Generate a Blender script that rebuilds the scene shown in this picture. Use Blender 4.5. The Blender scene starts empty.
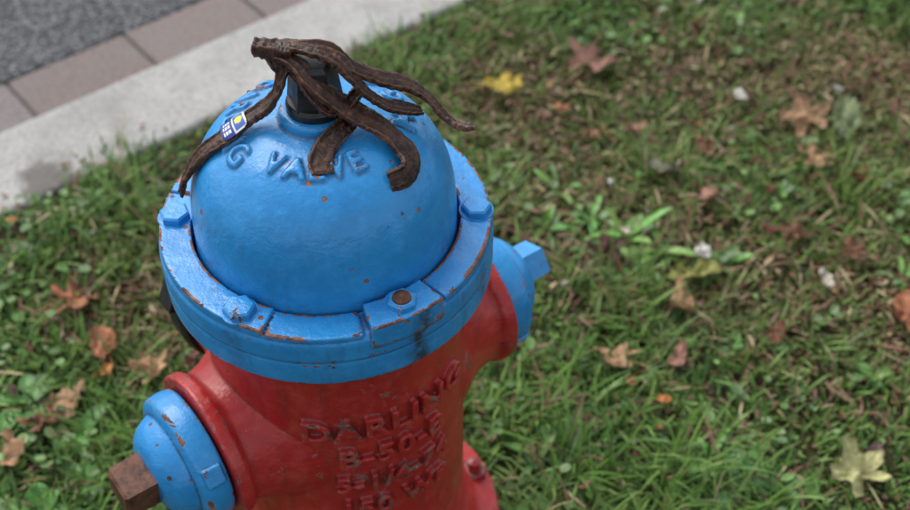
import bpy, bmesh, math, random
import numpy as np
from mathutils import Vector, Matrix, noise
random.seed(7); np.random.seed(7)
scene=bpy.context.scene
COL=scene.collection
R=math.radians

# ------------------------------------------------------------------ helpers
def link(name,me,mats=(),parent=None,smooth=True):
    ob=bpy.data.objects.new(name,me); COL.objects.link(ob)
    for m in mats: me.materials.append(m)
    if smooth:
        me.polygons.foreach_set('use_smooth',[True]*len(me.polygons)); me.update()
    if parent: ob.parent=parent
    return ob
def bm_mesh(bm,name='m'):
    bmesh.ops.recalc_face_normals(bm,faces=bm.faces)
    me=bpy.data.meshes.new(name); bm.to_mesh(me); bm.free(); return me
def round_profile(pts,n=5):
    """pts: (r,z[,fillet]) -> polyline with rounded corners"""
    out=[]
    for i,p in enumerate(pts):
        f=p[2] if len(p)>2 else 0
        v=Vector(p[:2])
        if f<=0 or i in(0,len(pts)-1): out.append(v); continue
        a=Vector(pts[i-1][:2])-v; b=Vector(pts[i+1][:2])-v
        f=min(f,a.length*.49,b.length*.49)
        a=v+a.normalized()*f; b=v+b.normalized()*f
        for k in range(n+1):
            t=k/n; out.append(a*(1-t)**2+v*2*t*(1-t)+b*t*t)
    return out
def lathe(bm,prof,M=Matrix(),seg=96):
    rings=[]
    for p in prof:
        r,z=p[0],p[1]
        if r<1e-6: rings.append([bm.verts.new(M@Vector((0,0,z)))])
        else: rings.append([bm.verts.new(M@Vector((r*math.cos(2*math.pi*k/seg),r*math.sin(2*math.pi*k/seg),z))) for k in range(seg)])
    for a,b in zip(rings,rings[1:]):
        for k in range(seg):
            k2=(k+1)%seg
            if len(a)==1 and len(b)==1: continue
            if len(a)==1: bm.faces.new((a[0],b[k],b[k2]))
            elif len(b)==1: bm.faces.new((a[k],a[k2],b[0]))
            else: bm.faces.new((a[k],a[k2],b[k2],b[k]))
def prism(bm,poly,z0,z1,M=Matrix(),cham=0,taper=1.0):
    n=len(poly)
    lv=[(1,z0),(taper,z1-cham),(taper*(1-cham*1.2/abs(max(p[0] for p in poly))),z1)] if cham else [(1,z0),(taper,z1)]
    rs=[[bm.verts.new(M@Vector((x*s,y*s,z))) for x,y in poly] for s,z in lv]
    for a,b in zip(rs,rs[1:]):
        for k in range(n): bm.faces.new((a[k],a[(k+1)%n],b[(k+1)%n],b[k]))
    bm.faces.new(rs[-1]); bm.faces.new(list(reversed(rs[0])))
def ngon(n,r,ph=0): return [(r*math.cos(ph+2*math.pi*k/n),r*math.sin(ph+2*math.pi*k/n)) for k in range(n)]
def sector(bm,r0,r1,a0,a1,z0,z1,seg=16):
    V=[]
    for k in range(seg+1):
        a=a0+(a1-a0)*k/seg; c,s=math.cos(a),math.sin(a)
        V.append([bm.verts.new((r*c,r*s,z)) for r,z in((r0,z0),(r1,z0),(r1,z1),(r0,z1))])
    for a,b in zip(V,V[1:]):
        for k in range(4): bm.faces.new((a[k],b[k],b[(k+1)%4],a[(k+1)%4]))
    bm.faces.new(V[0]); bm.faces.new(list(reversed(V[-1])))
def remesh(bm,voxel,smooth=3,name='m',fac=.5):
    me=bm_mesh(bm,name)
    ob=bpy.data.objects.new('tmp',me); COL.objects.link(ob)
    m=ob.modifiers.new('r','REMESH'); m.mode='VOXEL'; m.voxel_size=voxel; m.use_smooth_shade=True
    s=ob.modifiers.new('s','SMOOTH'); s.iterations=smooth; s.factor=fac
    dg=bpy.context.evaluated_depsgraph_get(); dg.update()
    out=bpy.data.meshes.new_from_object(ob.evaluated_get(dg))
    bpy.data.objects.remove(ob); out.name=name
    return out
def text_into(bm,txt,size,depth,fn,spacing=1.0,bold=.0):
    cu=bpy.data.curves.new('t','FONT'); cu.body=txt; cu.size=size; cu.extrude=depth; cu.align_x='CENTER'; cu.align_y='CENTER'
    cu.space_character=spacing; cu.offset=bold; cu.resolution_u=4
    ob=bpy.data.objects.new('t',cu); COL.objects.link(ob)
    dg=bpy.context.evaluated_depsgraph_get(); dg.update()
    me=bpy.data.meshes.new_from_object(ob.evaluated_get(dg)); bpy.data.objects.remove(ob)
    vs=[bm.verts.new(fn(v.co)) for v in me.vertices]
    for p in me.polygons:
        try: bm.faces.new([vs[i] for i in p.vertices])
        except ValueError: pass
    bmesh.ops.remove_doubles(bm,verts=vs,dist=1e-5)
def catmull(P,n):
    P=[Vector(p) for p in P]; P=[P[0]*2-P[1]]+P+[P[-1]*2-P[-2]]
    out=[]
    S=len(P)-3
    for i in range(n+1):
        u=i/n*S; k=min(int(u),S-1); t=u-k
        a,b,c,d=P[k:k+4]
        out.append(.5*((2*b)+(-a+c)*t+(2*a-5*b+4*c-d)*t*t+(-a+3*b-3*c+d)*t**3))
    return out

# ------------------------------------------------------------------ materials
class NT:
    def __init__(s,name):
        s.m=bpy.data.materials.new(name); s.m.use_nodes=True; s.t=s.m.node_tree; s.n=s.t.nodes; s.l=s.t.links
        s.b=s.n['Principled BSDF']; s.out=s.n['Material Output']
        tc=s.n.new('ShaderNodeTexCoord'); s.co=tc.outputs['Object']
    def noise(s,scale,detail=4,rough=.55,co=None,dist=0):
        n=s.n.new('ShaderNodeTexNoise'); n.inputs['Scale'].default_value=scale; n.inputs['Detail'].default_value=detail
        n.inputs['Roughness'].default_value=rough; n.inputs['Distortion'].default_value=dist
        s.l.new(co or s.co,n.inputs['Vector']); return n.outputs['Fac']
    def voro(s,scale,feature='F1',out='Distance',co=None):
        n=s.n.new('ShaderNodeTexVoronoi'); n.feature=feature; n.inputs['Scale'].default_value=scale
        s.l.new(co or s.co,n.inputs['Vector']); return n.outputs[out]
    def mapco(s,scale):
        n=s.n.new('ShaderNodeMapping'); n.inputs['Scale'].default_value=scale; s.l.new(s.co,n.inputs['Vector']); return n.outputs[0]
    def rng(s,v,a,b,c=0,d=1):
        n=s.n.new('ShaderNodeMapRange'); s.l.new(v,n.inputs[0])
        for i,x in enumerate((a,b,c,d)): n.inputs[i+1].default_value=x
        return n.outputs[0]
    def math(s,op,a,b=0,clamp=False):
        n=s.n.new('ShaderNodeMath'); n.operation=op; n.use_clamp=clamp
        for i,x in enumerate((a,b)):
            if isinstance(x,(int,float)): n.inputs[i].default_value=x
            else: s.l.new(x,n.inputs[i])
        return n.outputs[0]
    def mix(s,f,a,b,mode='MIX'):
        n=s.n.new('ShaderNodeMix'); n.data_type='RGBA'; n.blend_type=mode
        for i,x in ((0,f),(6,a),(7,b)):
            if isinstance(x,(int,float)): n.inputs[i].default_value=x
            elif isinstance(x,tuple): n.inputs[i].default_value=(*x[:3],1)
            else: s.l.new(x,n.inputs[i])
        return n.outputs[2]
    def bump(s,h,strength=.3,dist=.001,prev=None):
        n=s.n.new('ShaderNodeBump'); n.inputs['Strength'].default_value=strength; n.inputs['Distance'].default_value=dist
        s.l.new(h,n.inputs['Height'])
        if prev is not None: s.l.new(prev,n.inputs['Normal'])
        return n.outputs[0]
    def point(s):
        return s.n.new('ShaderNodeNewGeometry').outputs['Pointiness']
    def vcol(s,name='Col'):
        n=s.n.new('ShaderNodeVertexColor'); n.layer_name=name; return n.outputs[0]
    def dot(s,v):
        n=s.n.new('ShaderNodeVectorMath'); n.operation='DOT_PRODUCT'; s.l.new(s.co,n.inputs[0]); n.inputs[1].default_value=v; return n.outputs['Value']
    def set(s,k,v):
        i=s.b.inputs[k]
        if isinstance(v,(int,float)): i.default_value=v
        elif isinstance(v,tuple): i.default_value=(*v[:3],1)
        else: s.l.new(v,i)

def paint(name,c1,c2,under,chip=.66,edge_k=5.0,rough=.3,dirt=.5,scuff=None,fade=.35,stain=0,smin=.10,rec_k=1.3,edge=(.5035,.514)):
    T=NT(name)
    base=T.mix(T.rng(T.noise(9,5),.35,.68),c1,c2)
    base=T.mix(T.math('MULTIPLY',T.rng(T.noise(38,6,.7),.48,.70),fade),base,scuff or tuple(min(1,x*1.4+.03) for x in c1))
    geo=T.n.new('ShaderNodeNewGeometry'); p=geo.outputs['Pointiness']
    sx=T.n.new('ShaderNodeSeparateXYZ'); T.l.new(geo.outputs['True Normal'],sx.inputs[0])
    if edge_k:
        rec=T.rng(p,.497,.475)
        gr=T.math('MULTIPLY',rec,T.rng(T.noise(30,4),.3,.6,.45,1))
    else: gr=T.math('MULTIPLY',T.noise(30,2),0)
    streak=T.rng(T.noise(1,5,.62,T.mapco((55,55,6))),.54,.70)
    side=T.rng(sx.outputs[2],.6,.2)
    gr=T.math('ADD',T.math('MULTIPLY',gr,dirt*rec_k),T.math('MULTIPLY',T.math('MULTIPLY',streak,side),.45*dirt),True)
    if stain:
      for a,w0,k in ((-54,.010,.9),(-20,.006,.5),(-118,.005,.35)):
        a=R(a); t=T.math('ADD',T.dot((-math.sin(a),math.cos(a),0)),T.math('MULTIPLY',T.math('SUBTRACT',T.noise(1,4,.6,T.mapco((30,30,14))),.5),.05))
        m=T.rng(T.math('ABSOLUTE',t),w0*1.7,w0*.2)
        m=T.math('MULTIPLY',m,T.rng(T.dot((math.cos(a),math.sin(a),0)),smin,smin+.012))
        m=T.math('MULTIPLY',m,T.rng(T.dot((0,0,1)),.50,.57))
        m=T.math('MULTIPLY',T.math('MULTIPLY',m,side),k*stain)
        m=T.math('MULTIPLY',m,T.rng(T.noise(70,5,.7),.35,.55,.15,1))
        gr=T.math('MAXIMUM',gr,m)
    blot=T.rng(T.noise(20,6,.72),.56,.74,0,.4)
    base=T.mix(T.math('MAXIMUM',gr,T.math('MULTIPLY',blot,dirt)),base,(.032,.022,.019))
    n=T.noise(44,8,.68,dist=.5)
    n=T.math('ADD',n,T.math('MULTIPLY',T.noise(9,2),.26))
    if edge_k:
        ed=T.rng(p,edge[0],edge[1])
        n=T.math('ADD',n,T.math('MULTIPLY',ed,edge_k))
    chipm=T.rng(n,chip,chip+.01)
    spk=T.rng(T.voro(60),.17,.15)
    spk=T.math('MULTIPLY',spk,T.rng(T.noise(17,3),.55,.58))
    chipm=T.math('MAXIMUM',chipm,spk)
    un=T.mix(T.rng(T.noise(90,4),.35,.65),under[0],under[1])
    rim=T.rng(n,chip-.016,chip-.003)
    base=T.mix(T.math('MULTIPLY',rim,.55),base,(.45,.40,.37))
    col=T.mix(chipm,base,un)
    T.set('Base Color',col)
    T.set('Roughness',T.math('ADD',T.math('MULTIPLY',chipm,.45),T.rng(T.noise(26,4),.3,.7,rough-.07,rough+.15)))
    T.set('Specular IOR Level',.5)
    b=T.bump(T.noise(230,3,.6),.25,.0006)
    b=T.bump(T.noise(42,4,.6),.75,.0026,b)
    inv=T.math('SUBTRACT',1,chipm)
    b=T.bump(inv,.9,.0009,b)
    T.l.new(b,T.b.inputs['Normal'])
    return T.m
RUST=((.09,.035,.018),(.20,.085,.04))
BL1,BL2=(.026,.285,.655),(.018,.23,.575)
UB=((.10,.04,.025),(.34,.14,.075))
blue=paint('blue_paint',BL1,BL2,UB,chip=.835,edge_k=.12,rough=.28,dirt=.55)
bluering=paint('blue_ring_paint',BL1,BL2,UB,chip=.825,edge_k=.185,rough=.28,dirt=.7,stain=1,smin=.152)
bluecap=paint('blue_cap_paint',BL1,BL2,UB,chip=.84,edge_k=.15,rough=.3,dirt=.6)
red=paint('red_paint',(.44,.022,.022),(.32,.014,.016),((.055,.028,.025),(.28,.12,.09)),chip=.785,edge_k=.10,rough=.33,dirt=.8,scuff=(.58,.10,.085),fade=.45,stain=.7,smin=.12,rec_k=.65)
bluebolt=paint('blue_bolt_paint',BL1,BL2,RUST,chip=.76,edge_k=0,rough=.3,dirt=.6)

def rustmat():
    T=NT('rusty_iron')
    T.set('Base Color',T.mix(T.rng(T.noise(60,8,.7),.35,.65),(.045,.018,.012),(.20,.085,.05)))
    T.set('Roughness',.6); T.set('Metallic',.15)
    T.l.new(T.bump(T.noise(160,6,.7),.7,.0015),T.b.inputs['Normal']); return T.m
rust=rustmat()
def blackmat():
    T=NT('black_iron')
    T.set('Base Color',T.mix(T.rng(T.noise(50,6),.4,.7),(.006,.007,.009),(.03,.027,.025)))
    T.set('Roughness',T.rng(T.noise(60,4),.3,.7,.28,.6))
    T.l.new(T.bump(T.noise(120,5),.4,.001),T.b.inputs['Normal']); return T.m
black=blackmat()
def peelmat():
    T=NT('dried_peel')
    c=T.mix(T.rng(T.noise(55,7,.65),.38,.66),(.015,.006,.004),(.080,.029,.014))
    c=T.mix(T.math('MULTIPLY',T.rng(T.noise(110,6,.7),.58,.70),.55),c,(.28,.13,.065))
    c=T.mix(T.rng(T.point(),.52,.60,0,.5),c,(.26,.12,.065))
    T.set('Base Color',c); T.set('Roughness',T.rng(T.noise(80,5),.3,.7,.26,.5))
    b=T.bump(T.noise(260,5,.65),.6,.0012); b=T.bump(T.noise(90,5,.6,dist=1.5),.8,.0025,b)
    T.l.new(b,T.b.inputs['Normal']); return T.m
peelm=peelmat()
def attrmat(name,rough=.6,trans=.25,nscale=120,spec=.4,bump=.3,var=.35):
    T=NT(name)
    c=T.vcol()
    if nscale:
        c=T.mix(T.rng(T.noise(nscale,3,.65),.3,.7,0,var),c,T.mix(1.0,c,(.35,.33,.30),'MULTIPLY'))
        T.l.new(T.bump(T.noise(nscale*2,3),bump,.001),T.b.inputs['Normal'])
    T.set('Base Color',c); T.set('Roughness',rough); T.set('Specular IOR Level',spec)
    if trans:
        tr=T.n.new('ShaderNodeBsdfTranslucent'); T.l.new(c,tr.inputs['Color'])
        mx=T.n.new('ShaderNodeMixShader'); mx.inputs[0].default_value=trans
        T.l.new(T.b.outputs[0],mx.inputs[1]); T.l.new(tr.outputs[0],mx.inputs[2]); T.l.new(mx.outputs[0],T.out.inputs[0])
    return T.m
grassm=attrmat('grass_blades',.5,0,0,.36)
leafm=attrmat('dry_leaf',.6,.15,110,.35,.5,.6)
weedm=attrmat('weed_leaf',.42,.0,90,.45,.5,.3)

def soilmat():
    T=NT('soil_and_turf')
    c=T.mix(T.rng(T.noise(7,6),.35,.65),(.042,.034,.021),(.050,.058,.021))
    c=T.mix(T.rng(T.noise(140,7,.7),.45,.65),c,(.085,.06,.036))
    T.set('Base Color',c); T.set('Roughness',.95); T.set('Specular IOR Level',.1)
    b=T.bump(T.noise(90,7,.7),1,.012); T.l.new(b,T.b.inputs['Normal']); return T.m
def concmat():
    T=NT('kerb_concrete')
    c=T.mix(T.rng(T.noise(5,6,.6),.35,.66),(.37,.365,.35),(.48,.475,.46))
    c=T.mix(T.rng(T.noise(150,6,.7),.48,.62,0,.7),c,(.19,.185,.175))
    c=T.mix(T.rng(T.voro(160),.20,.13,0,.75),c,(.09,.09,.09))
    vm=T.n.new('ShaderNodeVectorMath'); vm.operation='DISTANCE'; T.l.new(T.co,vm.inputs[0]); vm.inputs[1].default_value=(-.720,1.685,.01)
    d=T.math('ADD',vm.outputs['Value'],T.math('MULTIPLY',T.noise(22,5),.10))
    st=T.rng(d,.110,.088,0,.8)
    c=T.mix(st,c,(.10,.088,.075))
    c=T.mix(T.rng(T.noise(13,7,.7),.50,.68,0,.6),c,(.25,.235,.21))
    T.set('Base Color',c); T.set('Roughness',.88)
    b=T.bump(T.noise(190,6,.7),.6,.003); b=T.bump(T.noise(12,5),.5,.01,b); T.l.new(b,T.b.inputs['Normal']); return T.m
def pavmat():
    T=NT('brick_paver')
    c=T.vcol()
    c=T.mix(T.rng(T.noise(120,7,.7),.42,.60,0,.75),c,(.10,.088,.085))
    c=T.mix(T.rng(T.noise(14,6),.42,.7,0,.6),c,(.19,.18,.175))
    T.set('Base Color',c); T.set('Roughness',.9)
    T.l.new(T.bump(T.noise(200,6,.7),.6,.003),T.b.inputs['Normal']); return T.m
def asphmat():
    T=NT('asphalt')
    v=T.voro(115,'F1','Color')
    sep=T.n.new('ShaderNodeSeparateColor'); T.l.new(v,sep.inputs[0])
    c=T.mix(T.rng(sep.outputs[0],.1,.95),(.055,.059,.072),(.30,.305,.32))
    c=T.mix(T.rng(T.noise(4,5),.35,.7,0,.35),c,(.17,.172,.18))
    c=T.mix(T.rng(T.voro(115),.36,.55,0,.85),c,(.025,.025,.028))
    T.set('Base Color',c); T.set('Roughness',.85)
    b=T.bump(T.rng(T.voro(115),0,.6,1,0),.9,.005); T.l.new(b,T.b.inputs['Normal']); return T.m

# ------------------------------------------------------------------ street frame
TH=R(39.3)
SD=Vector((math.cos(TH),math.sin(TH),0)); ND=Vector((-math.sin(TH),math.cos(TH),0))
def W(s,n,z): return SD*s+ND*n+Vector((0,0,z))
K0,K1=1.722,1.936; ROADZ=-.10
def strip(name,prof,s0,s1,mat,cuts=1,smooth=False):
    bm=bmesh.new(); rows=[]
    for i in range(cuts+1):
        s=s0+(s1-s0)*i/cuts
        rows.append([bm.verts.new(W(s,n,z)) for n,z in prof])
    for a,b in zip(rows,rows[1:]):
        for k in range(len(prof)-1): bm.faces.new((a[k],b[k],b[k+1],a[k+1]))
    return link(name,bm_mesh(bm,name),[mat],smooth=smooth)
soil=soilmat(); conc=concmat()
strip('ground',[(-150,0),(1.75,0),(1.76,-.16),(9.7,-.16),(9.72,-.0),(150,-.0)],-150,150,soil)
def kerbprof(a,b,h=.012,r=.012):
    return [(a,-.15),(a,h-r)]+[(a+r*(1-math.cos(t)),h-r+r*math.sin(t)) for t in (R(30),R(60),R(90))]+[(b-r*(1-math.cos(t)),h-r+r*math.sin(t)) for t in (R(90),R(60),R(30))]+[(b,h-r),(b,-.15)]
def kerb(name,a,b,joints):
    bm=bmesh.new()
    for s0,s1 in zip(joints,joints[1:]):
        P=kerbprof(a,b); s1=s1-.006
        A=[bm.verts.new(W(s0,n,z)) for n,z in P]; B=[bm.verts.new(W(s1,n,z)) for n,z in P]
        for k in range(len(P)-1): bm.faces.new((A[k],B[k],B[k+1],A[k+1]))
        bm.faces.new(A); bm.faces.new(list(reversed(B)))
    return link(name,bm_mesh(bm,name),[conc],smooth=False)
kerb('concrete_kerb',K0,K1,[-60+3*i for i in range(41)])
kerb('concrete_kerb',9.5,9.7,[-60+3*i for i in range(41)])
P0,P1=K1+.004,2.226
bm=bmesh.new(); cl=bm.loops.layers.float_color.new('Col')
L=.274; off=.065
for i in range(-90,110):
    s=i*L+off
    base=random.choice([(.26,.205,.19),(.23,.195,.19),(.28,.21,.195),(.245,.21,.205)])
    f=random.uniform(.85,1.15)
    dz=random.uniform(-.002,.002); g=.0030
    zt=ROADZ+dz; ins=.004
    lo=[W(s+g,P0,-.15),W(s+L-g,P0,-.15),W(s+L-g,P1-.004,-.15),W(s+g,P1-.004,-.15)]
    m1=[W(s+g,P0,zt-ins),W(s+L-g,P0,zt-ins),W(s+L-g,P1-.004,zt-ins),W(s+g,P1-.004,zt-ins)]
    tp=[W(s+g+ins,P0+ins,zt),W(s+L-g-ins,P0+ins,zt),W(s+L-g-ins,P1-.004-ins,zt),W(s+g+ins,P1-.004-ins,zt)]
    r=[[bm.verts.new(p) for p in q] for q in(lo,m1,tp)]
    fs=[]
    for a,b in zip(r,r[1:]):
        for k in range(4): fs.append(bm.faces.new((a[k],a[(k+1)%4],b[(k+1)%4],b[k])))
    fs.append(bm.faces.new(r[2]))
    for fc in fs:
        for lp in fc.loops: lp[cl]=(base[0]*f,base[1]*f,base[2]*f,1)
link('paver_strip',bm_mesh(bm),[pavmat()],smooth=False)
T=NT('joint_sand'); T.set('Base Color',T.mix(T.noise(120,5),(.07,.065,.06),(.14,.13,.115))); T.set('Roughness',.95)
strip('joint_sand',[(K1+.001,ROADZ-.008),(P1-.002,ROADZ-.008)],-30,30,T.m)
strip('asphalt_road',[(P1,-.16),(P1,ROADZ-.004),(P1+.01,ROADZ),(5.8,ROADZ+.05),(9.5,ROADZ)],-150,150,asphmat())

# ------------------------------------------------------------------ hydrant
AX,AY=-.129,.925
hyd=bpy.data.objects.new('fire_hydrant',None); COL.objects.link(hyd); hyd.location=(AX,AY,0)
ZF=.634
NZ=.392
NA=R(37.5)
RB=.139
DE,DH=2.75,.127
def dome_h(r,R0=.131,H0=DH,e=DE): return H0*(max(0,1-(r/R0)**e))**(1/e)
bm=bmesh.new()
pr=[(0,-.06),(.125,-.06),(.131,-.055),(.1318,-.02)]
for k in range(0,49):
    a=math.pi/2*k/48
    r=.131*(math.cos(a))**(2/DE) if k<48 else 0; pr.append((r,DH*(math.sin(a))**(2/DE)))
lathe(bm,[(r,z+ZF) for r,z in pr],seg=128)
lathe(bm,[(p[0],p[1]+ZF) for p in round_profile([(0,.11),(.036,.11),(.035,.136,.005),(0,.136)])],seg=48)
def dt(az0,r0,h=.0032):
    def fn(c):
        r=r0-c.y; a=az0+c.x/r0
        return Vector((r*math.cos(a),r*math.sin(a),ZF+dome_h(r)+c.z*1.0-.0005))
    return fn
text_into(bm,'VALVE',.029,.0044,dt(R(-88),.072),1.2,.0006)
text_into(bm,'DARLING',.029,.0044,dt(R(172),.083),1.15,.0006)
text_into(bm,'& MFG CO',.029,.0044,dt(R(28),.083),1.15,.0006)
me=remesh(bm,.0014,2,'bonnet'); link('bonnet',me,[blue],hyd)
bm=bmesh.new()
RR=.168
lathe(bm,[(p[0],p[1]+ZF) for p in round_profile([(.10,-.071),(.160,-.071),(.167,-.065,.003),(RR,-.05,.003),(RR,-.037,.002),(.1665,-.0345,.002),(RR,-.032,.002),(RR,-.012,.008),(.163,-.0055,.006),(.1345,-.0055),(.1335,-.03),(.10,-.03)])]+[Vector((.10,-.071+ZF))],seg=160)
def seg(a0,a1,z1=.0,r0=.1345,r1=.1655): sector(bm,r0,r1,R(a0),R(a1),ZF-.02,ZF+z1,20)
seg(-43.5,48,.0); seg(50,108,.0); seg(110,168,.0); seg(169.2,228,.0005)
seg(-132,-107,.0005); seg(-106,-74,-.003); seg(-71.5,-45.5,.0060,.1360,.1695)
bmesh.ops.recalc_face_normals(bm,faces=bm.faces)
me=remesh(bm,.0014,2,'hold_down_ring'); link('hold_down_ring',me,[bluering],hyd)
bm=bmesh.new(); bm2=bmesh.new()
for i in range(6):
    a=R(2+60*i) if i!=5 else R(-58)
    rr=.1505
    M=Matrix.Translation((rr*math.cos(a),rr*math.sin(a),ZF+(.0055 if i==5 else 0)))@Matrix.Rotation(a+.3*i,4,'Z')
    if i==5:
        prism(bm,ngon(6,.0150),0,.0075,M,.002,.97); lathe(bm2,[(0,.007),(.0095,.007),(.0085,.0095),(.004,.0105),(.0038,.0125),(0,.0128)],M,20)
    else:
        prism(bm,ngon(6,.0158),-.002,.0085,M,.0018,.97)
    prism(bm,ngon(24,.0175),-.002,.0008,M)
link('ring_bolts',bm_mesh(bm),[bluebolt],hyd,False)
link('worn_bolt',bm_mesh(bm2),[rust],hyd,True)
bm=bmesh.new()
lathe(bm,[(0,.13+ZF),(.0275,.13+ZF),(.0275,.143+ZF),(.0255,.147+ZF),(0,.147+ZF)],seg=48)
M=Matrix.Translation((0,0,ZF))@Matrix.Rotation(.4,4,'Z')
prism(bm,ngon(5,.0275),.142,.188,M,.004,.80)
link('operating_nut',bm_mesh(bm),[black],hyd,False)
def ndir(a):
    z=Vector((math.cos(a),math.sin(a),0)); y=Vector((0,0,1)); x=y.cross(z)
    m=Matrix((x,y,z)).transposed().to_4x4(); m.translation=Vector((0,0,NZ)); return m
bm=bmesh.new()
BF=.095
lathe(bm,round_profile([(0,BF-.03),(.188,BF-.03),(.188,BF,.006),(.16,BF+.008,.01),(RB,BF+.04,.02),(RB,.47,.02),(RB+.002,.54,.02),(.155,.56,.008),(.155,.58),(0,.58)]),seg=128)
SX={0:.014,1:.026}
for k,a in enumerate((NA+math.pi,NA)):
    e=SX[k]
    lathe(bm,round_profile([(0,.05),(.120,.05),(.103,.105,.02),(.083,.135,.02),(.077,.145+e,.006),(.085,.152+e,.003),(.086,.166+e,.004),(0,.166+e)]),ndir(a),72)
lathe(bm,round_profile([(0,.05),(.13,.05),(.115,.10,.02),(.102,.14,.02),(.102,.175,.004),(0,.175)]),ndir(NA+math.pi/2)@Matrix.Translation((0,-.01,0)),72)
def bt(az0,z0):
    def fn(c):
        a=az0+c.x/RB; r=RB+c.z*1.0
        return Vector((r*math.cos(a),r*math.sin(a),z0+c.y))
    return fn
TA=R(-62)
text_into(bm,'DARLING',.042,.0080,bt(TA,.460),1.10,.0012)
text_into(bm,'B-50-B',.040,.0080,bt(TA,.414),1.12,.0012)
text_into(bm,'5-1/4-74',.036,.0080,bt(TA,.368),1.08,.0010)
text_into(bm,'150 WP',.036,.0080,bt(TA,.322),1.1,.0010)
me=remesh(bm,.0016,2,'barrel'); link('barrel',me,[red],hyd)
bm=bmesh.new()
lathe(bm,round_profile([(0,-.1),(.125,-.1),(.125,.01,.01),(.188,.028,.004),(.188,BF-.034),(0,BF-.034)]),seg=96)
link('standpipe',bm_mesh(bm),[red],hyd)
bm=bmesh.new()
for i in range(8):
    a=R(-22+45*i); M=Matrix.Translation((.168*math.cos(a),.168*math.sin(a),BF-.002))@Matrix.Rotation(a,4,'Z')
    prism(bm,ngon(6,.0185),0,.016,M,.002,.97); lathe(bm,[(.0085,.016),(.0085,.030),(0,.032)],M,16)
link('flange_bolts',bm_mesh(bm),[paint('base_bolt_paint',(.28,.02,.022),(.16,.018,.018),RUST,chip=.64,edge_k=0)],hyd,False)
for k,(a,nl) in enumerate(((NA+math.pi,.280),(NA,.292))):
    e=SX[k]; bm=bmesh.new()
    M0=ndir(a)@Matrix.Translation((0,0,e-.003))
    lathe(bm,round_profile([(0,.172),(.0735,.172,.002),(.0750,.184,.003),(.0735,.200,.006),(.064,.2035,.003),(.061,.204),(.0595,.201,.001),(.0585,.2060,.001),(.052,.221,.008),(.040,.230,.005),(.030,.233,.003),(0,.234)],4),M0,96)
    for sg in (0,math.pi):
        M=M0@Matrix.Rotation(sg+.5,4,'Z')
        bmesh.ops.create_cube(bm,size=1,matrix=M@Matrix.Translation((.068,0,.187))@Matrix.Diagonal((.02,.022,.020,1)))
    me=remesh(bm,.0015,3,'hose_cap'); link('hose_cap',me,[bluecap],hyd)
    bm=bmesh.new()
    prism(bm,ngon(4 if k==0 else 5,.0315 if k==0 else .0285,.62),.232,nl,ndir(a),.003,.93)
    link('cap_nut',bm_mesh(bm),[rust if k==0 else bluebolt],hyd,False)
bm=bmesh.new(); M=ndir(NA+math.pi/2)@Matrix.Translation((0,-.01,0))
lathe(bm,round_profile([(0,.17),(.108,.17),(.112,.178,.003),(.112,.205,.004),(.098,.21,.004),(.09,.225,.006),(.04,.23,.004),(0,.23)]),M,96)
for k in range(3):
    bmesh.ops.create_cube(bm,size=1,matrix=M@Matrix.Rotation(2*math.pi*k/3+.4,4,'Z')@Matrix.Translation((.112,0,.19))@Matrix.Diagonal((.022,.04,.026,1)))
prism(bm,ngon(5,.026),.228,.268,M,.003,.86)
link('pumper_cap',bm_mesh(bm),[black],hyd,False)

# ------------------------------------------------------------------ banana peel
peel=bpy.data.objects.new('banana_peel',None); COL.objects.link(peel); peel.location=(AX,AY,ZF)
def ribbon(name,path,wid,th=.35,n=130,m=30,seed=0,twist=0,curl=.3):
    C=catmull([Vector(p)*.01 for p in path],n)
    bm=bmesh.new(); rings=[]; cen=Vector((0,0,.05)); frames=[]
    for i,c in enumerate(C):
        t=i/n
        T=(C[min(i+1,n)]-C[max(i-1,0)]).normalized()
        N=(c-cen); N=(N-T*N.dot(T)).normalized(); S=T.cross(N).normalized()
        tw=twist*math.sin(t*3+seed)+.22*noise.noise(Vector((t*5,seed*3.1,0)))
        q=Matrix.Rotation(tw,3,T); N=q@N; S=q@S
        k=t*(len(wid)-1); k0=min(int(k),len(wid)-2); w=(wid[k0]*(1-(k-k0))+wid[k0+1]*(k-k0))*.005
        w*=1+.14*noise.noise(Vector((t*9,seed*7.7,1)))+.09*noise.noise(Vector((t*34,seed,2)))
        h=th*.005*(1+.3*noise.noise(Vector((t*7,seed,5))))
        e=min(1,t*14+.25,(1-t)*18+.3); h*=e
        rg=[]
        for j in range(m):
            a=2*math.pi*j/m; ca,sa=math.cos(a),math.sin(a)
            x=w*math.copysign(abs(ca)**.7,ca); y=h*math.copysign(abs(sa)**.6,sa)
            xx=x/max(w,1e-6)
            y-= curl*w*xx*xx
            y+= .0018*math.exp(-((abs(xx)-.85)/.16)**2)*(1 if sa>0 else 0)
            y+= .0014*math.sin(xx*9+4*noise.noise(Vector((t*4,seed,9))))*(1 if sa>0 else .5)
            y+= .0010*noise.noise(Vector((xx*3,t*38,seed*5)))
            x+= .0008*noise.noise(Vector((a*3,t*50,seed)))
            rg.append(bm.verts.new(c+S*x+N*y))
        rings.append(rg); frames.append((c,T,N,S,w,h))
    for a,b in zip(rings,rings[1:]):
        for k in range(m): bm.faces.new((a[k],a[(k+1)%m],b[(k+1)%m],b[k]))
    bm.faces.new(rings[0]); bm.faces.new(rings[-1])
    link(name,bm_mesh(bm),[peelm],peel); return frames
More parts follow.
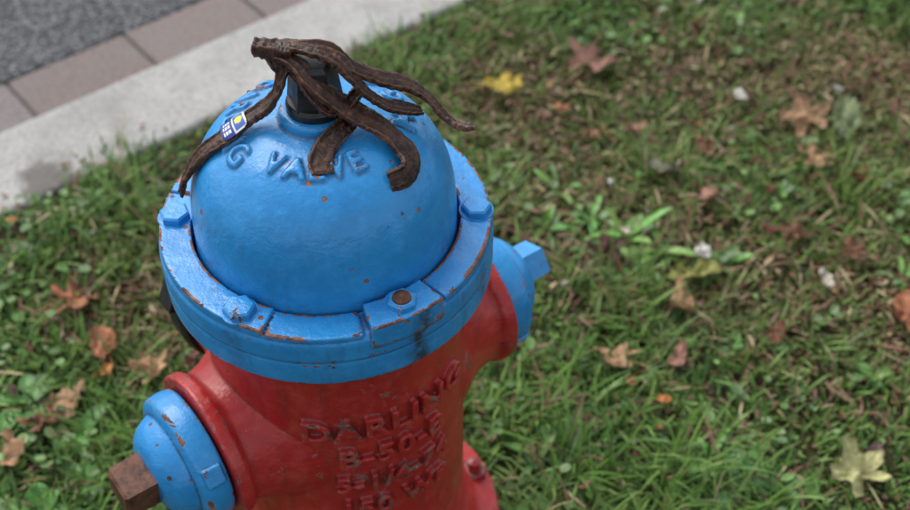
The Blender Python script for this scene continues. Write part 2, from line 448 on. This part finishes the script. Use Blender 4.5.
FA=ribbon('strip_left',[(-3.6,0,19.6),(-2.7,-1.0,18.6),(-3.0,-1.4,16.8),(-4.0,-1.2,15.0),(-5.6,-1.2,13.6),(-7.5,-1.9,12.4),(-9.3,-2.2,11.1),(-11.0,-2.2,9.5),(-12.5,-2.4,7.4),(-13.3,-3.0,5.2)],[1.5,1.5,1.6,1.9,2.0,2.1,2.1,2.0,2.0,1.1],.34,seed=1,curl=.18)
ribbon('strip_front',[(-4.2,0,19.6),(-1.6,-.8,19.4),(0.3,-2.0,18.0),(2.3,-2.3,16.0),(4.1,-2.2,14.5),(5.8,-2.4,13.5),(7.4,-3.2,12.5),(8.8,-4.3,11.2),(8.6,-5.9,10.5),(7.0,-7.1,10.5)],[1.4,1.9,2.2,2.5,2.7,2.7,2.7,2.8,2.6,2.1],.34,seed=2,curl=.12)
ribbon('strip_centre',[(4.0,-1.0,14.2),(3.3,-2.2,13.7),(2.1,-3.8,13.3),(1.2,-5.2,12.9),(.9,-6.4,12.4),(1.1,-7.6,11.9)],[1.6,1.7,2.0,2.2,2.4,2.0],.30,seed=3,n=80,curl=.16)
ribbon('strip_right',[(-2.6,.5,20.0),(1.4,.4,19.8),(3.6,.3,17.9),(6.0,1.0,16.2),(8.4,1.9,14.8),(10.4,2.0,13.1),(11.7,1.4,11.7),(13.0,.6,10.9),(14.9,.4,10.8)],[1.4,1.7,1.9,2.1,2.4,2.4,2.2,1.9,1.9],.34,seed=4,curl=.13,twist=-.3)
ribbon('strip_loop',[(-4.8,.2,19.7),(-2.4,.4,20.2),(0.2,.0,20.0),(2.4,-.4,19.2),(3.8,-.9,17.6),(5.0,-1.1,16.0),(6.5,-.9,14.6),(8.2,-.2,13.6),(9.8,.4,12.8)],[1.6,1.8,1.9,1.9,1.8,1.8,1.8,1.7,1.2],.36,seed=5,curl=.18)
ribbon('strip_wrap',[(-3.8,.2,19.5),(-1.4,-1.0,18.3),(.4,-2.6,16.6),(1.6,-2.9,15.4),(3.0,-1.9,15.2),(4.2,0,15.6)],[1.1,1.2,1.3,1.3,1.3,1.2],.34,seed=8,curl=.2)
ribbon('stem',[(-5.1,.1,20.1),(-4.2,.0,20.1),(-3.0,-.1,19.9),(-1.6,-.2,19.7)],[1.4,1.9,2.0,1.6],1.4,seed=6,n=40,curl=0)
i0,i1=62,79
T=NT('fruit_sticker'); T.set('Base Color',T.vcol()); T.set('Roughness',.35)
bm=bmesh.new(); cl=bm.loops.layers.float_color.new('Col'); G=[]
NV=24; NU=(i1-i0)*2
for i in range(NU+1):
    fi=i0+i/2; a=FA[int(fi)]; b=FA[min(int(fi)+1,len(FA)-1)]; f=fi-int(fi)
    c=a[0].lerp(b[0],f); N=a[2]; S=a[3]; w=.0118; row=[]
    for j in range(NV+1):
        xx=j/NV*2-1; row.append(bm.verts.new(c+S*w*xx+N*(.0056-.0030*xx*xx)))
    G.append(row)
for i in range(NU):
    for j in range(NV):
        u,v=(i+.5)/NU*2-1,(j+.5)/NV*2-1
        if (abs(u)**4+abs(v)**4)>1: continue
        col=(.62,.64,.68)
        if u>.05: col=(.015,.04,.26)
        if .15<u<.8 and abs(v)<.85 and (j//2)%3!=1 and (i%4)!=0: col=(.75,.75,.78)
        if -.8<u<-.05 and -.8<v<.8: col=(.02,.10,.42)
        if (u+.45)**2+(v-.1)**2*.5<.09: col=(.75,.60,.05)
        fc=bm.faces.new((G[i][j],G[i+1][j],G[i+1][j+1],G[i][j+1]))
        for lp in fc.loops: lp[cl]=(*col,1)
link('sticker',bm_mesh(bm),[T.m],peel)

# ------------------------------------------------------------------ lawn
def add_mesh(name,V,F,C,mat,tri=False):
    me=bpy.data.meshes.new(name)
    k=F.shape[1]
    me.vertices.add(len(V)); me.vertices.foreach_set('co',V.astype(np.float32).ravel())
    me.loops.add(F.size); me.loops.foreach_set('vertex_index',F.astype(np.int32).ravel())
    me.polygons.add(len(F)); me.polygons.foreach_set('loop_start',np.arange(0,F.size,k,dtype=np.int32))
    me.update(calc_edges=True)
    at=me.color_attributes.new('Col','FLOAT_COLOR','POINT'); at.data.foreach_set('color',np.c_[C,np.ones(len(C))].astype(np.float32).ravel())
    return link(name,me,[mat])
def npix(x,y,f,seed):
    r=np.random.RandomState(seed); o=np.zeros_like(x)
    for k in range(7):
        a=r.uniform(0,6.28); ff=f*r.uniform(.6,1.7)
        o+=np.sin((x*np.cos(a)+y*np.sin(a))*ff+r.uniform(0,6.28))
    return o/3.2
def mossy(x,y):
    m=np.exp(-(((x-.60)/.55)**2+((y-1.88)/.36)**2))+.7*np.exp(-(((x-.85)/.35)**2+((y-1.35)/.18)**2))+.6*np.exp(-(((x+.60)/.25)**2+((y-1.30)/.16)**2))+.5*np.exp(-(((x-.2)/.14)**2+((y-1.45)/.2)**2))
    return np.clip(m*.95+.40*npix(x,y,12,3)-.17,0,1)
def lawn(nt,per,x0,x1,y0,y1,name,lenk=1.0,wk=1.0,seed=1):
    rs=np.random.RandomState(seed)
    tx=rs.uniform(x0,x1,nt); ty=rs.uniform(y0,y1,nt)
    nn=-math.sin(TH)*tx+math.cos(TH)*ty
    edge=K0-.004+.018*npix(tx,ty,28,5)+.06*np.exp(-(((tx+.60)/.09)**2+((ty-1.73)/.09)**2))
    ok=(nn<edge)&(np.hypot(tx-AX,ty-AY)>.13)
    ms=mossy(tx,ty); bare=npix(tx,ty,19,8)
    ok&=(rs.rand(nt)<np.where(bare>.66,.45,1.0))
    tx,ty,ms=tx[ok],ty[ok],ms[ok]; nt=len(tx); nn=nn[ok]
    hue=rs.rand(nt); lng=np.clip(1+.5*npix(tx,ty,13,12),.45,1.8)*np.where(ms>.5,.62,1)*rs.uniform(.7,1.25,nt)*np.where(nn>K0-.06,.65,1)
    X=np.repeat(tx,per); Y=np.repeat(ty,per); MS=np.repeat(ms,per); HU=np.repeat(hue,per); LG=np.repeat(lng,per)
    n=len(X); X=X+rs.normal(0,.009,n); Y=Y+rs.normal(0,.009,n)
    az=rs.uniform(0,2*np.pi,n); Ln=np.clip(rs.gamma(6,.0062,n),.008,.085)*LG*lenk
    lean=np.clip(rs.normal(.5,.28,n),.02,1.3); cur=rs.uniform(.1,1.0,n)
    dead=rs.rand(n)<(.10+.30*MS); flat=dead&(rs.rand(n)<.6)
    lean=np.where(flat,rs.uniform(1.2,1.5,n),lean)
    w=rs.uniform(.0011,.0027,n)*wk
    ts=np.array([0,.35,.7,1.0]); ws=np.array([.8,1,.75,.06])
    V=[]; px,py,pz=X.copy(),Y.copy(),np.full(n,-.002)+np.where(flat,rs.uniform(.002,.022,n),0)
    sx,sy=-np.sin(az),np.cos(az); tw=rs.uniform(-.8,.8,n)
    prev=0
    for i,t in enumerate(ts):
        if i:
            a=lean+cur*t*1.1; d=(t-prev)*Ln
            px=px+np.cos(az)*np.sin(a)*d; py=py+np.sin(az)*np.sin(a)*d; pz=np.maximum(pz+np.cos(a)*d,.001)
            prev=t
        sz=np.sin(tw)*.6
        for sg in(-1,1):
            V.append(np.stack([px+sg*sx*w*ws[i]*np.cos(tw*.5),py+sg*sy*w*ws[i]*np.cos(tw*.5),pz+sg*sz*w*ws[i]],1))
    V=np.stack(V,1).reshape(-1,3)
    b=np.arange(n)[:,None]*8
    F=np.concatenate([b+np.array([[0,1,3,2]]),b+np.array([[2,3,5,4]]),b+np.array([[4,5,7,6]])],0)
    g1=np.array([.092,.200,.030]); g2=np.array([.145,.250,.054]); g3=np.array([.060,.132,.031]); ol=np.array([.165,.155,.050])
    st=np.array([.38,.30,.17]); br=np.array([.18,.098,.058]); rb=np.array([.20,.082,.056])
    h=HU[:,None]
    c=np.where(h<.4,g1,np.where(h<.72,g2,g3)); c=c*(1-MS[:,None]*.7)+ol*MS[:,None]*.7
    rr=rs.rand(n)[:,None]
    dc=np.where(rr<.24,st,np.where(rr<.66,br,rb))
    c=np.where(dead[:,None],dc,c)*rs.uniform(.7,1.3,(n,1))
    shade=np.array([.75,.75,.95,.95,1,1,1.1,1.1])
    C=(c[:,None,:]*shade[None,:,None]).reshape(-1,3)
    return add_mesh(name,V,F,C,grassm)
lawn(29000,7,-1.6,1.8,.4,3.1,'lawn_grass',1.0,1.05,1)
def cover(name,cnt,seed,rmin,rmax,zmax,cols,maskfn,x0=-1.6,x1=1.8,y0=.4,y1=3.1,mat=weedm):
    rs=np.random.RandomState(seed)
    x=rs.uniform(x0,x1,cnt); y=rs.uniform(y0,y1,cnt); nn=-math.sin(TH)*x+math.cos(TH)*y
    ok=(nn<K0-.002)&(np.hypot(x-AX,y-AY)>.14)&(rs.rand(cnt)<maskfn(x,y)); x,y=x[ok],y[ok]; n=len(x)
    r=rs.uniform(rmin,rmax,n); z=rs.uniform(.003,zmax,n); az=rs.uniform(0,6.28,n); tl=rs.uniform(0,.7,n); el=rs.uniform(.65,1,n)
    m=8; ph=np.arange(m)/m*2*np.pi
    lx=np.cos(ph)[None]*r[:,None]; ly=np.sin(ph)[None]*(r*el)[:,None]; lz=.22*np.abs(np.sin(ph))[None]*r[:,None]
    lx2=lx*np.cos(tl)[:,None]-lz*np.sin(tl)[:,None]; lz2=lx*np.sin(tl)[:,None]+lz*np.cos(tl)[:,None]
    gx=x[:,None]+lx2*np.cos(az)[:,None]-ly*np.sin(az)[:,None]; gy=y[:,None]+lx2*np.sin(az)[:,None]+ly*np.cos(az)[:,None]; gz=np.maximum(z[:,None]+lz2,.001)
    V=np.concatenate([np.stack([x,y,z-.0005],1)[:,None],np.stack([gx,gy,gz],2)],1).reshape(-1,3)
    b=np.arange(n)[:,None]*(m+1)
    F=np.concatenate([b+np.array([[0,1+k,1+(k+1)%m]]) for k in range(m)],0)
    c=np.array(cols)[rs.randint(0,len(cols),n)]*rs.uniform(.7,1.25,(n,1))
    C=np.repeat(c,m+1,0)
    return add_mesh(name,V,F,C,mat)
cover('moss_cover',70000,21,.002,.0048,.014,[(.14,.155,.040),(.17,.145,.05),(.19,.085,.05),(.105,.15,.03),(.23,.16,.09),(.15,.075,.045)],lambda x,y:mossy(x,y)*.9+.12,mat=grassm)
def clov(x,y):
    return np.clip(.6*npix(x,y,10,33)+.6*np.exp(-(((x+.62)/.4)**2+((y-1.2)/.35)**2))+.3*np.exp(-(((x-.45)/.3)**2+((y-1.45)/.2)**2))-.02,0,1)*(1-.6*mossy(x,y))
cover('clover_cover',22000,22,.004,.0115,.036,[(.085,.20,.035),(.12,.26,.05),(.062,.145,.03),(.14,.24,.085)],clov)

rs=random.Random(5)
WV=[];WF=[];WC=[]
def blade_leaf(o,az,Ln,wd,rise,droop,col,lobed,V,F,C,n=14,fold=.25):
    b=len(V); d=Vector((math.cos(az),math.sin(az),0)); s=Vector((-d.y,d.x,0)); p=Vector(o); a=rise
    for i in range(n+1):
        t=i/n
        if i: a-=droop/n; p=p+(d*math.cos(a)+Vector((0,0,math.sin(a))))*(Ln/n)
        w=wd*(math.sin(math.pi*min(1,t*.85+.10))**.8)*(.35+.65*min(1,t*2.2))
        if lobed: w*=(.55+.45*abs(math.sin(t*n*.75)))
        if i==n: w*=.1
        k=rs.uniform(.85,1.15)
        q=Vector((p.x,p.y,max(p.z,.002)))
        for j,(sx,sz) in enumerate(((-1,fold),(-.5,fold*.35),(0,0),(.5,fold*.35),(1,fold))):
            V.append(tuple(q+s*w*sx+Vector((0,0,w*sz+rs.uniform(-1,1)*w*.06))))
            f=1.45 if j==2 else k
            C.append((col[0]*f,col[1]*f,col[2]*f))
    for i in range(n):
        for j in range(4): F.append((b+i*5+j,b+i*5+j+1,b+i*5+j+6,b+i*5+j+5))
GR=[(.09,.22,.03),(.115,.26,.05),(.07,.155,.03),(.105,.21,.06)]
def rosette(x,y,k,Ln,wd,lobed,col=None):
    for i in range(k):
        blade_leaf((x+rs.uniform(-.01,.01),y+rs.uniform(-.01,.01),.004),2*math.pi*i/k+rs.uniform(-.4,.4),Ln*rs.uniform(.6,1.15),wd*rs.uniform(.75,1.15),rs.uniform(.35,1.0),rs.uniform(.5,1.4),tuple(c*rs.uniform(.8,1.2) for c in (col or rs.choice(GR))),lobed,WV,WF,WC)
rosette(.29,1.53,13,.085,.009,True,(.14,.30,.06)); rosette(.35,1.50,9,.07,.009,True,(.13,.28,.06)); rosette(.31,1.46,8,.06,.010,False,(.13,.29,.06))
rosette(.24,1.58,9,.06,.008,True,(.12,.27,.06)); rosette(.42,1.46,7,.05,.010,False); rosette(.27,1.47,8,.06,.009,False,(.12,.28,.06))
for x,y in [(-.55,1.12),(-.64,1.18),(-.50,1.04),(-.66,1.02),(-.58,.98)]: rosette(x,y,6,.065,.015,False,(.09,.22,.04))
for x,y in [(.42,1.06),(.46,1.02),(.38,.98)]: rosette(x,y,5,.055,.016,False,(.07,.18,.05))
for i in range(110):
    x,y=rs.uniform(-1.4,1.6),rs.uniform(.6,2.8)
    if -math.sin(TH)*x+math.cos(TH)*y<K0-.05 and math.hypot(x-AX,y-AY)>.25 and not(x>.2 and 1.6<y<2.1 and rs.random()<.7):
        rosette(x,y,rs.randint(4,9),rs.uniform(.03,.06),rs.uniform(.005,.011),rs.random()<.5)
add_mesh('broadleaf_weeds',np.array(WV),np.array(WF),np.array(WC),weedm)

LV=[];LF=[];LC=[]
def leaf(x,y,size,az,col,kind='maple',curl=.5,z=.022,tilt=.2,asp=1.0):
    b=len(LV); seed=rs.uniform(0,100)
    n=60; rings=6
    M=Matrix.Translation((x,y,z))@Matrix.Rotation(az,4,'Z')@Matrix.Rotation(rs.uniform(-tilt,tilt),4,'X')@Matrix.Rotation(rs.uniform(-tilt,tilt),4,'Y')
    cax=rs.uniform(0,3.14)
    for k in range(rings+1):
        for j in range(n):
            th=2*math.pi*j/n
            if kind=='maple':
                base=.50+.42*abs(math.cos(2.5*th))**1.6+.10*math.cos(th)+.06*math.sin(th*14)
                base*=(1 if abs(th-math.pi)>.35 else .55)
            elif kind=='oval':
                base=1/math.sqrt((math.cos(th))**2+(math.sin(th)/.55)**2)*(1+.03*math.sin(th*22)+.12*noise.noise(Vector((math.cos(th)*2,math.sin(th)*2,seed))))
            else: base=.8+.25*noise.noise(Vector((math.cos(th)*1.5,math.sin(th)*1.5,seed)))*1.6
            r=base*size*k/rings
            px,py=r*math.cos(th),r*math.sin(th)*asp
            u=px*math.cos(cax)+py*math.sin(cax)
            pz=curl*u*u/size*.9+size*.34*noise.noise(Vector((px/size*2.2,py/size*2.2,seed)))+size*.18*noise.noise(Vector((px/size*6,py/size*6,seed)))
            v=M@Vector((px,py,pz)); LV.append((v.x,v.y,max(v.z,.002)))
            vein=1.25 if (kind=='maple' and abs(math.sin(2.5*th))<.13 and k>0) or (kind=='oval' and abs(math.sin(th))<.12) else 1
            q=vein*(1+.8*noise.noise(Vector((px*60,py*60,seed))))*(1-.3*(k==rings))
            LC.append((col[0]*q,col[1]*q,col[2]*q))
    for k in range(rings):
        for j in range(n): LF.append((b+k*n+j,b+k*n+(j+1)%n,b+(k+1)*n+(j+1)%n,b+(k+1)*n+j))
    if kind!='frag' and size>.02:
        blade_leaf(tuple(M@Vector((-size*.35,0,0))),az+math.pi+rs.uniform(-.3,.3),size*1.1,.0011,.2,.3,col,False,PV,PF,PC,8)
PV=[];PF=[];PC=[]
TAN=(.45,.27,.15); OR=(.42,.17,.085); BR=(.22,.10,.055); PK=(.45,.24,.18); YE=(.62,.47,.09); PY=(.52,.51,.24); WH=(.62,.60,.55); DK=(.09,.045,.03); GG=(.27,.33,.17)
H=[(-.61,1.37,.044,0.4,OR,'maple'),(-.54,1.28,.038,2.,OR,'oval'),(-.53,1.22,.018,1.,(.5,.22,.06),'oval'),(-.57,1.17,.040,1.3,TAN,'oval'),(-.60,1.13,.036,2.2,BR,'maple'),(-.64,1.07,.038,.3,TAN,'maple'),(-.46,1.23,.036,.8,TAN,'maple'),(-.66,1.02,.02,1,OR,'oval'),
(.26,2.00,.060,1.2,PK,'maple'),(.09,1.93,.040,.1,YE,'oval'),(.65,1.83,.052,1.7,TAN,'maple'),(.64,1.72,.040,.2,TAN,'maple'),(.54,1.90,.020,0,WH,'frag'),(.72,1.83,.048,1.4,GG,'oval'),(.41,1.48,.020,0,WH,'frag'),(.71,1.34,.042,1.5,OR,'oval'),(.57,1.04,.046,1.9,PY,'maple'),
(.25,1.25,.040,2.6,TAN,'maple'),(.34,1.25,.022,1,PK,'oval'),(.36,1.36,.034,1.6,TAN,'oval'),(.25,1.48,.038,.3,DK,'maple'),(.37,1.69,.030,2.6,(.33,.31,.25),'oval'),(.39,1.43,.046,0.,(.26,.27,.07),'oval'),(.68,1.10,.030,.6,OR,'oval'),(.20,1.86,.020,1,OR,'maple'),(.95,2.05,.03,1,TAN,'maple'),
(.44,1.62,.026,1.2,PK,'oval'),(.60,1.42,.018,2,(.6,.55,.45),'oval'),(.57,1.52,.032,1,BR,'maple'),(.31,1.17,.012,1,(.55,.2,.05),'frag'),(.50,1.30,.022,1,BR,'oval'),(.66,1.48,.026,2,BR,'maple'),(.45,1.75,.024,2,BR,'oval'),(.33,1.80,.022,.5,PK,'oval')]
for x,y,s,a,c,k in H: leaf(x,y,s,a,c,k,curl=rs.uniform(.4,1.0) if k!='frag' else .3,z=.028,tilt=.35)
for i in range(620):
    x,y=rs.uniform(-1.5,1.8),rs.uniform(.5,3.0); nn=-math.sin(TH)*x+math.cos(TH)*y
    if nn>K0+.1 or math.hypot(x-AX,y-AY)<.2: continue
    big=rs.random()<.13
    zz=.024 if nn<K0 else .016
    if nn>K0 and rs.random()<.6: continue
    leaf(x,y,rs.uniform(.014,.026) if big else rs.uniform(.003,.012),rs.uniform(0,6),tuple(c*rs.uniform(.6,1.1) for c in rs.choice([TAN,BR,OR,PK,BR,DK,TAN,WH if not big else BR])),'frag' if not big else rs.choice(['maple','oval']),rs.uniform(.2,1),zz,.5,rs.uniform(.4,1))
add_mesh('fallen_leaves',np.array(LV+PV),np.array(LF+[tuple(i+len(LV) for i in f) for f in PF]),np.array(LC+PC),leafm)
bm=bmesh.new()
def twig(x,y,az,Ln,r):
    P=[Vector((x+math.cos(az)*Ln*t+rs.uniform(-.004,.004),y+math.sin(az)*Ln*t+rs.uniform(-.004,.004),.030+rs.uniform(-.003,.004))) for t in(0,.3,.6,1)]
    C=catmull(P,12); rg=[]
    s=Vector((-math.sin(az),math.cos(az),0)); u=Vector((0,0,1))
    for i,c in enumerate(C):
        q=r*(1-.5*i/12); rg.append([bm.verts.new(c+s*q*math.cos(a)+u*q*math.sin(a)) for a in(0,1.05,2.1,3.14,4.2,5.25)])
    for a,b in zip(rg,rg[1:]):
        for k in range(6): bm.faces.new((a[k],a[(k+1)%6],b[(k+1)%6],b[k]))
    bm.faces.new(rg[0]); bm.faces.new(rg[-1])
twig(.11,1.16,.25,.09,.0028)
for i in range(50):
    x,y=rs.uniform(-1,1.4),rs.uniform(.7,2.4)
    if -math.sin(TH)*x+math.cos(TH)*y<K0: twig(x,y,rs.uniform(0,6),rs.uniform(.02,.07),rs.uniform(.0007,.0018))
T=NT('twig_bark'); T.set('Base Color',T.mix(T.noise(80,4),(.12,.08,.05),(.35,.28,.2))); T.set('Roughness',.8)
link('twigs',bm_mesh(bm),[T.m])

# ------------------------------------------------------------------ light, camera
w=bpy.data.worlds.new('World'); scene.world=w; w.use_nodes=True
nt=w.node_tree; bg=nt.nodes['Background']
sky=nt.nodes.new('ShaderNodeTexSky'); sky.sky_type='NISHITA'; sky.sun_disc=False
SE,SA=R(52),R(-40)
sky.sun_elevation=SE; sky.sun_rotation=SA; sky.dust_density=3; sky.air_density=1.2
hs=nt.nodes.new('ShaderNodeHueSaturation'); hs.inputs['Saturation'].default_value=.28; hs.inputs['Value'].default_value=1.45
nt.links.new(sky.outputs[0],hs.inputs['Color']); nt.links.new(hs.outputs[0],bg.inputs[0]); bg.inputs[1].default_value=.15
sl=bpy.data.lights.new('sun','SUN'); sl.energy=1.3; sl.angle=R(35); sl.color=(1,.97,.93)
so=bpy.data.objects.new('sun',sl); COL.objects.link(so)
d=Vector((math.sin(SA)*math.cos(SE),math.cos(SA)*math.cos(SE),math.sin(SE)))
so.rotation_euler=d.to_track_quat('Z','Y').to_euler(); so.location=(0,0,6)
cd=bpy.data.cameras.new('camera'); cam=bpy.data.objects.new('camera',cd); COL.objects.link(cam)
cam.location=(0,0,1.5); cam.rotation_euler=(R(45),0,0); cd.lens=50; cd.sensor_width=36; cd.clip_start=.05; cd.clip_end=600
cd.dof.use_dof=True; cd.dof.focus_distance=1.18; cd.dof.aperture_fstop=4.5
scene.camera=cam
scene.view_settings.view_transform='Standard'; scene.view_settings.look='None'; scene.view_settings.exposure=0
